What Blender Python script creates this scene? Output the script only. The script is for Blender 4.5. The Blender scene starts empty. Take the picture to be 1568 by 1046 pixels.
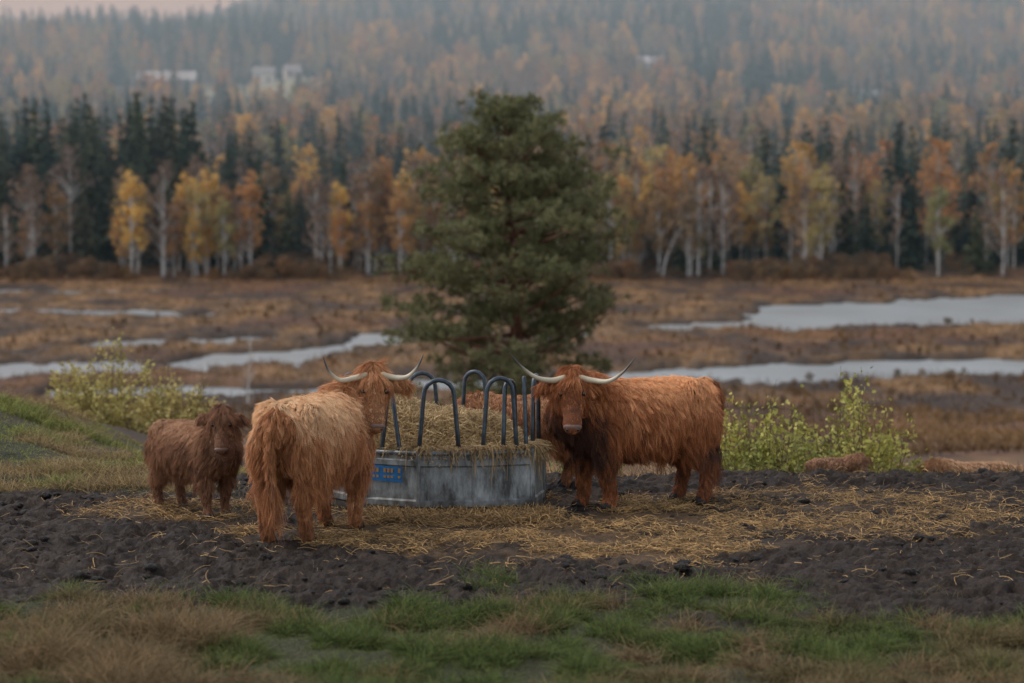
import bpy, math, random
import numpy as np
from mathutils import Vector, Matrix, kdtree
rng=np.random.default_rng(7); random.seed(7)
scene=bpy.context.scene
COL=scene.collection
# ------------------------------------------------------------------ helpers
def h2(ix,iy,s):
    v=np.sin(ix*127.1+iy*311.7+s*74.7)*43758.5453
    return v-np.floor(v)
def vn(x,y,s=0):
    ix=np.floor(x);iy=np.floor(y);fx=x-ix;fy=y-iy
    fx=fx*fx*(3-2*fx);fy=fy*fy*(3-2*fy)
    a=h2(ix,iy,s);b=h2(ix+1,iy,s);c=h2(ix,iy+1,s);d=h2(ix+1,iy+1,s)
    return (a*(1-fx)+b*fx)*(1-fy)+(c*(1-fx)+d*fx)*fy
def fbm(x,y,s=0,o=4):
    t=0;a=.5;n=0
    x,y=x*.88+y*.47,-x*.47+y*.88
    for i in range(o):
        t=t+a*vn(x,y,s+i);n+=a;a*=.55
        x,y=(x*.8-y*.6)*2.03+3.1,(x*.6+y*.8)*2.03+1.7
    return t/n
def sst(a,b,x):
    t=np.clip((x-a)/(b-a),0,1);return t*t*(3-2*t)
def nrm(v): return v/np.maximum(np.linalg.norm(v,axis=-1,keepdims=True),1e-9)
def lerp(a,b,t): return a+(b-a)*t
def C(*c): return np.array(c,float)

def new_mat(name,base=(.5,.5,.5),rough=.7,attr=None,noise=None,bump=None,spec=.3,rand=None,metal=0,transl=0):
    m=bpy.data.materials.new(name);m.use_nodes=True
    nt=m.node_tree;N=nt.nodes;L=nt.links;b=N['Principled BSDF']
    b.inputs['Roughness'].default_value=rough
    b.inputs['Metallic'].default_value=metal
    b.inputs['Specular IOR Level'].default_value=spec
    tc=N.new('ShaderNodeTexCoord')
    if attr:
        a=N.new('ShaderNodeAttribute');a.attribute_name=attr;out=a.outputs['Color']
    elif rand:
        oi=N.new('ShaderNodeObjectInfo');r=N.new('ShaderNodeValToRGB')
        cr=r.color_ramp
        while len(cr.elements)<len(rand): cr.elements.new(.5)
        for i,c in enumerate(rand):
            cr.elements[i].position=i/(len(rand)-1);cr.elements[i].color=(*c,1)
        L.new(oi.outputs['Random'],r.inputs[0]);out=r.outputs[0]
    else:
        c=N.new('ShaderNodeRGB');c.outputs[0].default_value=(*base,1);out=c.outputs[0]
    if noise:
        for sc,amt in noise:
            n=N.new('ShaderNodeTexNoise');n.inputs['Scale'].default_value=sc;n.inputs['Detail'].default_value=5
            L.new(tc.outputs['Object'],n.inputs['Vector'])
            mr=N.new('ShaderNodeMapRange');mr.inputs['From Min'].default_value=.3;mr.inputs['From Max'].default_value=.7
            mr.inputs['To Min'].default_value=1-amt;mr.inputs['To Max'].default_value=1+amt
            L.new(n.outputs[0],mr.inputs[0])
            mx=N.new('ShaderNodeVectorMath');mx.operation='MULTIPLY'
            L.new(out,mx.inputs[0]);L.new(mr.outputs[0],mx.inputs[1]);out=mx.outputs[0]
    L.new(out,b.inputs['Base Color'])
    if bump:
        n=N.new('ShaderNodeTexNoise');n.inputs['Scale'].default_value=bump[0];n.inputs['Detail'].default_value=6
        L.new(tc.outputs['Object'],n.inputs['Vector'])
        bp=N.new('ShaderNodeBump');bp.inputs['Strength'].default_value=bump[1];bp.inputs['Distance'].default_value=bump[2]
        L.new(n.outputs[0],bp.inputs['Height']);L.new(bp.outputs[0],b.inputs['Normal'])
    if transl:
        t=N.new('ShaderNodeBsdfTranslucent');L.new(out,t.inputs['Color'])
        ms=N.new('ShaderNodeMixShader');ms.inputs[0].default_value=transl
        L.new(b.outputs[0],ms.inputs[1]);L.new(t.outputs[0],ms.inputs[2])
        L.new(ms.outputs[0],N['Material Output'].inputs['Surface'])
    return m

def mesh_obj(name,V,F,mat=None,parent=None,smooth=True,cols=None):
    me=bpy.data.meshes.new(name)
    V=np.asarray(V,dtype=np.float32)
    if isinstance(F,np.ndarray):
        k=F.shape[1];nf=len(F)
        me.vertices.add(len(V));me.vertices.foreach_set('co',V.ravel())
        me.loops.add(nf*k);me.loops.foreach_set('vertex_index',F.astype(np.int32).ravel())
        me.polygons.add(nf);me.polygons.foreach_set('loop_start',np.arange(0,nf*k,k,dtype=np.int32))
        me.update(calc_edges=True)
    else:
        me.from_pydata(V.tolist(),[],F);me.update()
    if smooth: me.polygons.foreach_set('use_smooth',np.ones(len(me.polygons),dtype=bool))
    if cols is not None:
        a=me.attributes.new('Col','FLOAT_COLOR','POINT')
        c=np.ones((len(V),4),np.float32);c[:,:3]=cols;a.data.foreach_set('color',c.ravel())
    if mat: me.materials.append(mat)
    o=bpy.data.objects.new(name,me);COL.objects.link(o)
    if parent: o.parent=parent
    return o
def empty(name,loc=(0,0,0),rz=0):
    o=bpy.data.objects.new(name,None);COL.objects.link(o);o.location=loc;o.rotation_euler=(0,0,rz);return o

def tube(pts,w,h=None,up=(0,0,1),seg=14,cap=True):
    pts=np.array(pts,float);w=np.array(w,float);h=w if h is None else np.array(h,float)
    up=np.array(up,float)
    T=np.gradient(pts,axis=0);T=nrm(T)
    P=[];
    for i in range(len(pts)): P.append((pts[i],T[i],w[i],h[i]))
    if cap:
        pre=[];post=[]
        for off,s in ((.97,.22),(.8,.6),(.45,.88)):
            pre.append((pts[0]-T[0]*off*min(w[0],h[0]),T[0],w[0]*s,h[0]*s))
            post.append((pts[-1]+T[-1]*off*min(w[-1],h[-1]),T[-1],w[-1]*s,h[-1]*s))
        P=pre+P+post[::-1]
    V=[];F=[]
    for p,t,a,b in P:
        S=nrm(np.cross(t,up));U=np.cross(S,t)
        for k in range(seg):
            an=2*math.pi*k/seg
            V.append(p+S*math.cos(an)*a+U*math.sin(an)*b)
    for i in range(len(P)-1):
        for k in range(seg):
            k2=(k+1)%seg
            F.append((i*seg+k,i*seg+k2,(i+1)*seg+k2,(i+1)*seg+k))
    F.append(tuple(range(seg))[::-1]);F.append(tuple((len(P)-1)*seg+k for k in range(seg)))
    return V,F
def join(parts):
    V=[];F=[]
    for v,f in parts:
        o=len(V);V+=list(v);F+=[tuple(i+o for i in q) for q in f]
    return V,F
def ell(c,r,ax=None,nu=14,nv=9):
    ax=np.eye(3) if ax is None else np.array(ax)
    V=[];F=[]
    for i in range(nv+1):
        th=math.pi*(i+.001)/(nv+.002)
        for j in range(nu):
            ph=2*math.pi*j/nu
            q=np.array([r[0]*math.sin(th)*math.cos(ph),r[1]*math.sin(th)*math.sin(ph),r[2]*math.cos(th)])
            V.append(np.array(c)+q@ax)
    for i in range(nv):
        for j in range(nu):
            j2=(j+1)%nu;F.append((i*nu+j,(i+1)*nu+j,(i+1)*nu+j2,i*nu+j2))
    return V,F
def box(c,s):
    c=np.array(c);s=np.array(s)/2
    V=[c+s*np.array(k) for k in [(-1,-1,-1),(1,-1,-1),(1,1,-1),(-1,1,-1),(-1,-1,1),(1,-1,1),(1,1,1),(-1,1,1)]]
    return V,[(0,3,2,1),(4,5,6,7),(0,1,5,4),(1,2,6,5),(2,3,7,6),(3,0,4,7)]

def strands(name,P,R,Cc,mat,parent=None):
    N,K,_=P.shape
    cu=bpy.data.hair_curves.new(name)
    cu.add_curves([K]*N)
    cu.attributes['position'].data.foreach_set('vector',P.astype(np.float32).ravel())
    a=cu.attributes.get('radius') or cu.attributes.new('radius','FLOAT','POINT')
    a.data.foreach_set('value',R.astype(np.float32).ravel())
    c=np.ones((N,K,4),np.float32);c[...,:3]=Cc
    b=cu.attributes.new('Col','FLOAT_COLOR','POINT');b.data.foreach_set('color',c.ravel())
    cu.materials.append(mat)
    o=bpy.data.objects.new(name,cu);COL.objects.link(o)
    if parent:o.parent=parent
    return o
def leaves(name,cen,L,W,cols,mat,parent=None,dirs=None):
    n=len(cen)
    d=nrm(rng.normal(size=(n,3))) if dirs is None else nrm(dirs)
    e=nrm(np.cross(d,rng.normal(size=(n,3))))
    L=np.broadcast_to(L,(n,))[:,None];W=np.broadcast_to(W,(n,))[:,None]
    V=np.stack([cen-d*L/2,cen+e*W/2,cen+d*L/2,cen-e*W/2],1).reshape(-1,3)
    F=np.arange(n*4).reshape(n,4)
    return mesh_obj(name,V,F,mat,parent,False,np.repeat(cols,4,axis=0))

# ------------------------------------------------------------------ terrain
def polymask(x,y,pts):
    best=np.full(np.shape(x),1e9)
    for (x0,y0,w0),(x1,y1,w1) in zip(pts[:-1],pts[1:]):
        dx=x1-x0;dy=y1-y0
        t=np.clip(((x-x0)*dx+(y-y0)*dy)/(dx*dx+dy*dy),0,1)
        d=np.hypot(x-x0-t*dx,(y-y0-t*dy))-(w0+(w1-w0)*t)
        best=np.minimum(best,d)
    return best
CH=[[(-24,139,2),(-8,141,3),(2,145,3),(14,151,4),(30,158,8),(90,162,13)],
    [(-60,150,4),(-35,153,4),(-24,160,5),(-16,174,4),(-11,190,4),(4,196,2)],
    [(-34,182,1.5),(-20,190,2.5),(-11,192,4)],
    [(13,205,2.5),(26,212,6),(42,232,20),(90,255,44)],
    [(-90,235,6),(-48,238,5),(-34,232,1)],
    [(-80,290,2),(-50,285,2),(-40,280,1)]]
def water_d(x,y):
    b=np.full(np.shape(x),1e9)
    for c in CH: b=np.minimum(b,polymask(x,y,c))
    return b+(fbm(x*.16,y*.07,11,5)-.5)*17-.6
PY=[0,22.6,24,28,34,40,60,90,118,135,325,345,420,600,800,1000,1300,1700,2400,4600]
PZ=[0,0,-.2,-1.2,-1.6,-2.2,-3.6,-6,-8.0,-8.45,-8.45,-7.2,-4.5,8,28,54,105,180,300,360]
QZ=[0,.08,.24,.36,-.5,-1.6,-3.6,-6,-8.0,-8.45,-8.45,-7.2,-4.5,8,27,50,76,100,165,250]
def mud_mask(x,y):
    n=(fbm(x*.9,y*.9,3,4)-.5)
    near=sst(14.9,15.8,y+n*3.2+0.16*x-.2*np.sin(x*.9))
    lft=sst(-3.2,-2.3,x+ (fbm(x,y,5,2)-.5)*1.2)
    far=1-sst(20.9,21.5,y+n*.8)*(1-lft)
    return near*far*(1-sst(23.2,24.6,y+n))
def straw_mask(x,y):
    n=fbm(x*1.3,y*1.3,21,4)-.5
    e=((x-.35)/2.2)**2+((y-19.3)/2.0)**2
    e2=((x+2.7)/1.0)**2+((y-20.1)/.7)**2
    e3=((x-2.9)/1.5)**2+((y-20.2)/1.6)**2
    return np.maximum(np.maximum(1-sst(.35,1.25,e+n*2.8),.8*(1-sst(.3,1.2,e2+n*1.6))),.5*(1-sst(.3,1.3,e3+n*2)))
def H(x,y):
    x=np.asarray(x,float);y=np.asarray(y,float)
    a=np.interp(y,PY,PZ);b=np.interp(y,PY,QZ)
    s=np.where(y<70,1-sst(-6.5,-1.8,x),1-sst(-.16,.0,x/np.maximum(y,1)))
    z=a+(b-a)*s
    z=z+sst(25,60,y)*(1-sst(110,135,y))*(fbm(x*.05,y*.05,1)-.5)*1.5
    nearf=(1-sst(26,40,y))
    m=mud_mask(x,y)
    st=straw_mask(x,y)
    l1=fbm(x*5.5,y*5.5,33,4)
    lump=(fbm(x*2.2,y*2.2,31,2)-.5)*.10+(np.abs(l1-.5)*-.30+.035)+(fbm(x*13,y*13,37,2)-.5)*.05
    z=z+nearf*(m*lump*(1-.75*st)+(1-m)*(fbm(x*1.8,y*1.8,41,3)-.5)*.16)
    z=z+np.exp(-((y-22.3)/.5)**2)*sst(.8,1.6,x)*(fbm(x*3.4,y*3.4,51,4))*.10
    wf=sst(125,140,y)*(1-sst(325,345,y))
    wd=water_d(x,y)
    z=z+wf*((fbm(x*.5,y*.35,61,4)-.45)*.8)
    z=z-wf*(1-sst(-1.2,1.0,wd))*1.1
    far=sst(345,600,y)
    z=z+far*(fbm(x*.008,y*.008,71,3)-.5)*24*sst(450,900,y)+far*(fbm(x*.03,y*.03,72,2)-.5)*5
    return z
ys=np.concatenate([np.arange(9,26,.034),26*1.0138**np.arange(0,380)])
ys=ys[ys<4600]
t=np.linspace(-1,1,721)
t=np.sign(t)*(.5*np.abs(t)+.5*np.abs(t)**2.4)
Y=np.repeat(ys[:,None],len(t),1);X=t[None,:]*(.36*Y+5)
Z=H(X,Y)
m=mud_mask(X,Y);st=straw_mask(X,Y)
n1=fbm(X*1.5,Y*1.5,81)[...,None];n2=fbm(X*.22,Y*.11,82,5)[...,None];n3=fbm(X*7,Y*7,83,3)[...,None]
mud=lerp(C(.009,.006,.004),C(.034,.021,.0135),n3)
strawc=lerp(C(.05,.03,.015),C(.13,.075,.032),n3)
grass=lerp(C(.014,.016,.007),C(.045,.042,.018),n1)
moor=lerp(C(.035,.021,.014),C(.19,.105,.045),sst(.33,.68,n2))
moor=lerp(moor,C(.11,.042,.018),sst(.5,.7,fbm(X*.06,Y*.04,85)[...,None])*.6)
moor=moor*lerp(.6,1.2,sst(.3,.6,fbm(X*.9,Y*.35,86,3)))[...,None]
col=lerp(grass,mud,m[...,None]);col=lerp(col,strawc,(st*m)[...,None]*sst(.3,.6,n1+.1)*.8)
col=lerp(col,moor,sst(24,34,Y+0*X)[...,None]*(1-sst(330,360,Y)[...,None]))
forest=lerp(C(.03,.028,.018),C(.09,.065,.035),n2)
col=lerp(col,forest,sst(326,350,Y)[...,None])
wd=water_d(X,Y);wf=(sst(125,140,Y)*(1-sst(325,345,Y)))
col=lerp(col,C(.03,.022,.016),(wf*(1-sst(0,3.5,wd)))[...,None]*.8)
pale=C(.26,.28,.20)
def clearing(x,y):
    e=np.minimum(((x+90)/24)**2+((y-895)/75)**2,((x+131)/23)**2+((y-885)/80)**2)
    e=np.minimum(e,((x-55)/13)**2+((y-945)/45)**2)
    return np.minimum(e,((x-126)/12)**2+((y-835)/40)**2)
col=lerp(col,pale,(1-sst(.8,1.1,clearing(X,Y)))[...,None])
nr,nc=X.shape
V=np.stack([X,Y,Z],-1).reshape(-1,3)
idx=np.arange(nr*nc).reshape(nr,nc)
F=np.stack([idx[:-1,:-1],idx[:-1,1:],idx[1:,1:],idx[1:,:-1]],-1).reshape(-1,4)
M_ground=new_mat('ground_soil',attr='Col',rough=.68,noise=[(14,.35),(60,.3)],bump=(30,.8,.03),spec=.2)
ground=mesh_obj('ground',V,F,M_ground,None,True,col.reshape(-1,3))
M_water=new_mat('water_mat',base=(.16,.19,.20),rough=.33,spec=.7,noise=[(.12,.25)],bump=(.5,.2,.4))
mesh_obj('marsh_water',[(-150,125,-8.75),(150,125,-8.75),(190,345,-8.75),(-190,345,-8.75)],[(0,1,2,3)],M_water)

# ------------------------------------------------------------------ ground strands
M_str=new_mat('plant_fibre',attr='Col',rough=.6,spec=.3,transl=.25)
M_straw=new_mat('straw_fibre',attr='Col',rough=.55,spec=.35)
def blades(name,x,y,L,rad,c0,c1,lean=.5,K=4,mat=M_str):
    n=len(x);p=np.stack([x,y,H(x,y)-.01],-1)
    a=rng.uniform(0,2*math.pi,n);ln=rng.uniform(.15,1,n)*lean
    d=np.stack([np.cos(a)*ln,np.sin(a)*ln,np.ones(n)],-1);d=nrm(d)
    ts=np.linspace(0,1,K)
    P=p[:,None]+d[:,None]*(L[:,None,None]*ts[None,:,None])
    P[...,:2]+=(np.stack([np.cos(a),np.sin(a)],-1)*(L*ln)[:,None])[:,None]*(ts**2)[None,:,None]*.6
    P[...,2]-=(L*ln)[:,None]*(ts**2)[None]*.35
    R=rad*(1-.85*ts)[None]*rng.uniform(.6,1.3,n)[:,None]
    m_=rng.random(n)[:,None,None]
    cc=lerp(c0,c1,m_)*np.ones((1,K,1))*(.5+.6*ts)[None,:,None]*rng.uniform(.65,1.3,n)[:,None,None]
    return strands(name,P,R,cc,mat)
n=320000
y=12.2+rng.random(n)*4.6;x=rng.uniform(-1,1,n)*(.26*y+.6)
k=(rng.random(n)>mud_mask(x,y)*1.02)&(fbm(x*2.6,y*2.6,91,4)+rng.normal(size=n)*.10>.27)
x=x[k];y=y[k];tn=fbm(x*3.5,y*3.5,92,3);dry=sst(.50,.64,fbm(x*1.1,y*1.1,94,4)+.05*sst(14,12.8,y))[:,None,None]
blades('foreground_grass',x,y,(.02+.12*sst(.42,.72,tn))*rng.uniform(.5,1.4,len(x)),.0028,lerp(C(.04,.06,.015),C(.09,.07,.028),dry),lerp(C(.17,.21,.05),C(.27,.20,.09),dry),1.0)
cx=rng.uniform(-3.6,3.6,85);cy=rng.uniform(12.6,15.6,85)
cx[:30]=rng.uniform(-3.6,-1.7,30);cy[:30]=rng.uniform(12.4,14.8,30)
kk=rng.integers(0,85,18000);x=cx[kk]+rng.normal(size=18000)*.09;y=cy[kk]+rng.normal(size=18000)*.09
k=mud_mask(x,y)<.6;x=x[k];y=y[k]
blades('dry_grass_tufts',x,y,rng.uniform(.04,.19,len(x))*np.where((x<-1.7)&(y<14.6),1.6,1),.0024,C(.12,.08,.035),C(.36,.24,.12),1.1)
n=80000
y=20.6+rng.random(n)**1.2*9;x=rng.uniform(-8.2,-1.2,n)
k=(rng.random(n)>mud_mask(x,y)*1.05);x=x[k];y=y[k];tn=fbm(x*.9,y*.7,95,4)[:,None,None]
lo=lerp(C(.08,.095,.024),C(.17,.11,.05),sst(.47,.6,tn));hi=lerp(C(.40,.41,.10),C(.50,.36,.17),sst(.47,.6,tn))
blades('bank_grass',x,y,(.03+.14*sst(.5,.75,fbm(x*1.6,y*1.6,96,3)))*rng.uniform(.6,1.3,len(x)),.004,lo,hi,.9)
n=24000
y=23.2+rng.random(n)*8;x=rng.uniform(-1.5,8,n)
blades('moor_grass',x,y,rng.uniform(.06,.22,n),.004,C(.07,.045,.025),C(.2,.13,.06),.9)
n=90000
y=rng.uniform(60,322,n);x=rng.uniform(-.25,.25,n)*y
sd_=fbm(x*.22,y*.11,82,5)
k=((water_d(x,y)>.8)|(y<128))&(rng.random(n)<.25+sst(.4,.6,sd_));x=x[k];y=y[k];sd_=sd_[k]
tn=sst(.33,.68,sd_)[:,None,None]
blades('marsh_sedge',x,y,rng.uniform(.15,.55,len(x)),.028,lerp(C(.06,.032,.018),C(.17,.09,.035),tn),lerp(C(.13,.07,.03),C(.34,.20,.085),tn),.8,K=3)
def litter(name,x,y,Lr,rad,up,c0,c1,zf=None,K=4,tilt=.25,mat=M_straw):
    n=len(x);z=(H(x,y) if zf is None else zf(x,y))+rng.uniform(0,up,n)
    a=rng.uniform(0,2*math.pi,n);el=rng.normal(size=n)*tilt
    d=np.stack([np.cos(a)*np.cos(el),np.sin(a)*np.cos(el),np.sin(el)],-1)
    q=np.cross(d,nrm(rng.normal(size=(n,3))))
    L=rng.uniform(*Lr,n);ts=np.linspace(-.5,.5,K)
    P=np.stack([x,y,z],-1)[:,None]+d[:,None]*(L[:,None]*ts[None])[...,None]+q[:,None]*(L[:,None]*(.25-ts[None]**2)*.7)[...,None]
    R=np.ones((n,K))*rad*rng.uniform(.6,1.3,n)[:,None]
    cc=lerp(c0,c1,(rng.random(n)**1.3)[:,None,None])*np.ones((1,K,1))*rng.uniform(.6,1.2,n)[:,None,None]
    return strands(name,P,R,cc,mat)
n=190000
y=rng.uniform(16.0,23,n);x=rng.uniform(-4.2,5.4,n)
k=rng.random(n)<straw_mask(x,y)*mud_mask(x,y)*.62*sst(.38,.60,fbm(x*2.6,y*2.6,97,4))+.008
x=x[k];y=y[k]
litter('straw_litter',x,y,(.04,.18),.0020,.03,C(.10,.06,.024),C(.62,.37,.14))
def scatter(name,tree,x,y,s,dz=-.1):
    n=len(x);z=H(x,y)+dz;a=rng.uniform(0,6.28,n)
    c_=np.cos(a)*s/2;s_=np.sin(a)*s/2
    V=np.stack([np.stack([x+c_-s_,y+s_+c_,z],-1),np.stack([x-c_-s_,y-s_+c_,z],-1),np.stack([x-c_+s_,y-s_-c_,z],-1),np.stack([x+c_+s_,y+s_-c_,z],-1)],1).reshape(-1,3)
    o=mesh_obj(name,V,np.arange(4*n).reshape(n,4),None,None,False)
    o.instance_type='FACES';o.use_instance_faces_scale=True;o.show_instancer_for_render=False
    tree.parent=o
    return o
M_clod=new_mat('wet_soil',base=(.018,.0115,.008),rough=.5,noise=[(5,.5)],bump=(9,.8,.1),spec=.3)
n=7000;y=rng.uniform(14.6,23.2,n);x=rng.uniform(-5.5,6,n)
k=(rng.random(n)<mud_mask(x,y)*(1-.85*straw_mask(x,y))*sst(.38,.66,fbm(x*1.5,y*1.5,44,4)));x=x[k];y=y[k]
for j in range(3):
    v,f=ell((0,0,0),(.5,.42,.26),nu=16,nv=10);v=np.array(v)
    v=v*(1+.9*(fbm(v[:,0]*5+9+7*j,v[:,1]*5+v[:,2]*6,7,3)-.5))[:,None]*1.2
    scatter('mud_clods',mesh_obj('clod',v,f,M_clod),x[j::3],y[j::3],.015+.085*rng.random(len(x[j::3]))**3.5,-.004)

# ------------------------------------------------------------------ cattle
M_fur=new_mat('fur_strands',attr='Col',rough=.5,spec=.25)
M_horn=new_mat('horn',attr='Col',rough=.35,spec=.5,noise=[(25,.12)])
M_hoof=new_mat('hoof',base=(.018,.014,.012),rough=.6,noise=[(30,.3)])
M_nose=new_mat('muzzle_skin',base=(.17,.095,.07),rough=.5,spec=.5,noise=[(40,.25)],bump=(120,.3,.004))
M_dark=new_mat('eye_dark',base=(.01,.007,.006),rough=.12,spec=.7)
def fur_sample(me,n):
    me.calc_loop_triangles()
    nv=len(me.vertices);co=np.empty(nv*3);me.vertices.foreach_get('co',co);co=co.reshape(-1,3)
    no=np.empty(nv*3);me.vertices.foreach_get('normal',no);no=no.reshape(-1,3)
    nt=len(me.loop_triangles);ti=np.empty(nt*3,dtype=np.int32);me.loop_triangles.foreach_get('vertices',ti);ti=ti.reshape(-1,3)
    a,b,c=co[ti[:,0]],co[ti[:,1]],co[ti[:,2]]
    ar=np.linalg.norm(np.cross(b-a,c-a),axis=1);ar/=ar.sum()
    s=rng.choice(nt,n,p=ar);u=rng.random((n,2));f=u.sum(1)>1;u[f]=1-u[f];w=1-u.sum(1)
    P=a[s]*w[:,None]+b[s]*u[:,:1]+c[s]*u[:,1:]
    N=nrm(no[ti[s,0]]*w[:,None]+no[ti[s,1]]*u[:,:1]+no[ti[s,2]]*u[:,1:])
    return P,N
def cow(name,O,hdg,s,poll,face,pitch,hs,horn,cols,nf,lying=False,mid=None,stance=(0,0,0,0)):
    hd=math.radians(hdg);z0=float(H(np.array([O[0]]),np.array([O[1]]))[0])
    if not lying: z0=0.0
    root=empty(name,(O[0],O[1],z0),hd)
    ch,sh=math.cos(hd),math.sin(hd)
    def toL(v,pt=True):
        v=np.array(v,float)
        if pt: v=v-np.array([O[0],O[1],z0])
        return np.array([v[0]*ch+v[1]*sh,-v[0]*sh+v[1]*ch,v[2]])
    if lying: poll=(poll[0],poll[1],z0+poll[2])
    poll=toL(poll);Fd=toL((face[0],face[1],0),False);Fd=nrm(Fd)
    Zu=np.array([0,0,1.]);p=math.radians(pitch)
    a=Fd*math.cos(p)-Zu*math.sin(p);b=Fd*math.sin(p)+Zu*math.cos(p);c=np.cross(b,a)
    def Hd(ta,tb,tc): return poll+hs*(a*ta+b*tb+c*tc)
    parts=[]
    dz=-.36 if lying else 0
    def B(x,y,z): return np.array([x,y,z+dz])*s
    tr=[(-.70,.89,.15,.17),(-.62,.86,.235,.23),(-.45,.81,.29,.27),(-.2,.77,.325,.315),(.1,.755,.335,.32),(.32,.78,.33,.28),(.5,.81,.29,.225),(.64,.83,.2,.15)]
    parts.append(tube([B(q[0],0,q[1]) for q in tr],[q[3]*s for q in tr],[q[2]*s for q in tr],seg=20))
    for sy in (-1,1):
        parts.append(ell(B(-.5,.16*sy,.95),(.16*s,.11*s,.13*s)))
        parts.append(ell(B(.4,.16*sy,.80),(.17*s,.11*s,.25*s)))
        parts.append(ell(B(-.55,.15*sy,.74),(.19*s,.13*s,.23*s)))
    parts.append(ell(B(.42,0,1.03),(.2*s,.1*s,.09*s)))
    nb=Hd(.08,-.17,0);st_=B(.40,0,.87)
    if mid is None: mid=(B(.70,0,.93)+nb)/2+np.array([.05*s,0,.03*s])
    else: mid=np.array(mid,float)
    npts=[];
    for tt in np.linspace(0,1,7):
        npts.append(st_*(1-tt)**2+2*mid*tt*(1-tt)+nb*tt*tt)
    parts.append(tube(npts,np.linspace(.22*s,.115*hs,7),np.linspace(.28*s,.15*hs,7),seg=16))
    hp=[(-.02,.10,.09),(.07,.125,.125),(.17,.12,.125),(.27,.088,.10),(.36,.078,.08),(.43,.088,.075),(.465,.08,.062)]
    parts.append(tube([Hd(q[0],-.105+(.02 if i>3 else 0),0) for i,q in enumerate(hp)],[q[1]*hs for q in hp],[q[2]*hs for q in hp],up=b,seg=16))
    parts.append(tube([Hd(.16,-.19,0),Hd(.28,-.17,0),Hd(.38,-.14,0)],[.085*hs,.065*hs,.05*hs],[.06*hs,.05*hs,.04*hs],up=b))
    for sy in (-1,1):
        e0=Hd(.05,-.1,.11*sy);side=c*sy
        e1=e0+hs*(side*.10-Zu*.01);e2=e0+hs*(side*.19-Zu*.045)
        parts.append(tube([e0,e1,e2],[.028*hs,.03*hs,.018*hs],[.04*hs,.062*hs,.03*hs],up=Zu))
        parts.append(ell(Hd(.13,-.02,.085*sy),(.03*hs,.03*hs,.03*hs)))
    hooves=[];
    k=0
    for sy in (-1,1):
        if not lying:
            dx=stance[k];k+=1
            L=[(.40,.17,.70,.12,.15),(.37,.165,.52,.085,.11),(.40+dx*.5,.155,.33,.060,.072),(.40+dx*.6,.155,.27,.058,.066),(.40+dx*.9,.15,.14,.042,.05),(.41+dx,.15,.085,.05,.056),(.43+dx,.15,.045,.052,.06)]
            parts.append(tube([B(q[0],q[1]*sy,q[2]) for q in L],[q[3]*s for q in L],[q[4]*s for q in L],up=(1,0,0)))
            hooves.append((B(.44+dx,.15*sy,.035),s))
            dx=stance[k];k+=1
            L=[(-.50,.15,.80,.14,.2),(-.47,.165,.62,.125,.17),(-.50+dx*.4,.16,.48,.085,.115),(-.60+dx*.6,.15,.36,.058,.078),(-.615+dx*.7,.15,.31,.05,.06),(-.59+dx*.9,.15,.15,.042,.05),(-.575+dx,.15,.09,.05,.058),(-.55+dx,.15,.045,.052,.06)]
            parts.append(tube([B(q[0],q[1]*sy,q[2]) for q in L],[q[3]*s for q in L],[q[4]*s for q in L],up=(1,0,0)))
            hooves.append((B(-.54+dx,.15*sy,.035),s))
        else:
            L=[(.35,.2,.55,.1),(.5,.24,.42,.07),(.62,.22,.42,.05)]
            parts.append(tube([B(q[0],q[1]*sy,q[2]) for q in L],[q[3]*s for q in L]))
            L=[(-.45,.2,.6,.15),(-.2,.3,.48,.1),(-.4,.34,.42,.06)]
            parts.append(tube([B(q[0],q[1]*sy,q[2]) for q in L],[q[3]*s for q in L]))
    TL=[B(-.70,0,1.04),B(-.79,0,1.0),B(-.83,.01,.86),B(-.83,.015,.65),B(-.81,.01,.45),B(-.80,0,.33)]
    if not lying: parts.append(tube(TL,np.array([.05,.045,.035,.028,.026,.02])*s,up=(1,0,0)))
    Vv,Ff=join(parts)
    o=mesh_obj('body',Vv,Ff,cols['skin'],root)
    md=o.modifiers.new('r','REMESH');md.mode='VOXEL';md.voxel_size=.017*max(s,.75);md.use_smooth_shade=True
    sm=o.modifiers.new('s','SMOOTH');sm.factor=.5;sm.iterations=5
    dg=bpy.context.evaluated_depsgraph_get();dg.update()
    me=bpy.data.meshes.new_from_object(o.evaluated_get(dg));o.modifiers.clear();o.data=me
    if not me.materials: me.materials.append(cols['skin'])
    if hooves:
        hp_=[]
        for q,ss in hooves:
            for yy in (-.022,.022):
                hp_.append(tube([q+np.array([-.02,yy,.02])*ss,q+np.array([.01,yy,-.012])*ss,q+np.array([.02,yy,-.034])*ss],[.024*ss,.028*ss,.03*ss],[.045*ss,.055*ss,.062*ss],up=(1,0,0),cap=False))
        v,f=join(hp_);mesh_obj('hooves',v,f,M_hoof,root)
    ax=np.array([c,b,a])
    v,f=join([ell(Hd(.462,-.075,0),(.083*hs,.055*hs,.042*hs),ax),ell(Hd(.45,-.13,0),(.066*hs,.036*hs,.036*hs),ax)])
    mesh_obj('muzzle',v,f,M_nose,root)
    v,f=join([ell(Hd(.490,-.058,.045*q),(.018*hs,.012*hs,.014*hs),ax) for q in (-1,1)]+[ell(Hd(.165,-.026,.100*q),(.026*hs,.024*hs,.026*hs),ax) for q in (-1,1)]+[ell(Hd(.486,-.110,0),(.06*hs,.006*hs,.01*hs),ax)])
    mesh_obj('eyes_and_nostrils',v,f,M_dark,root)
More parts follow.
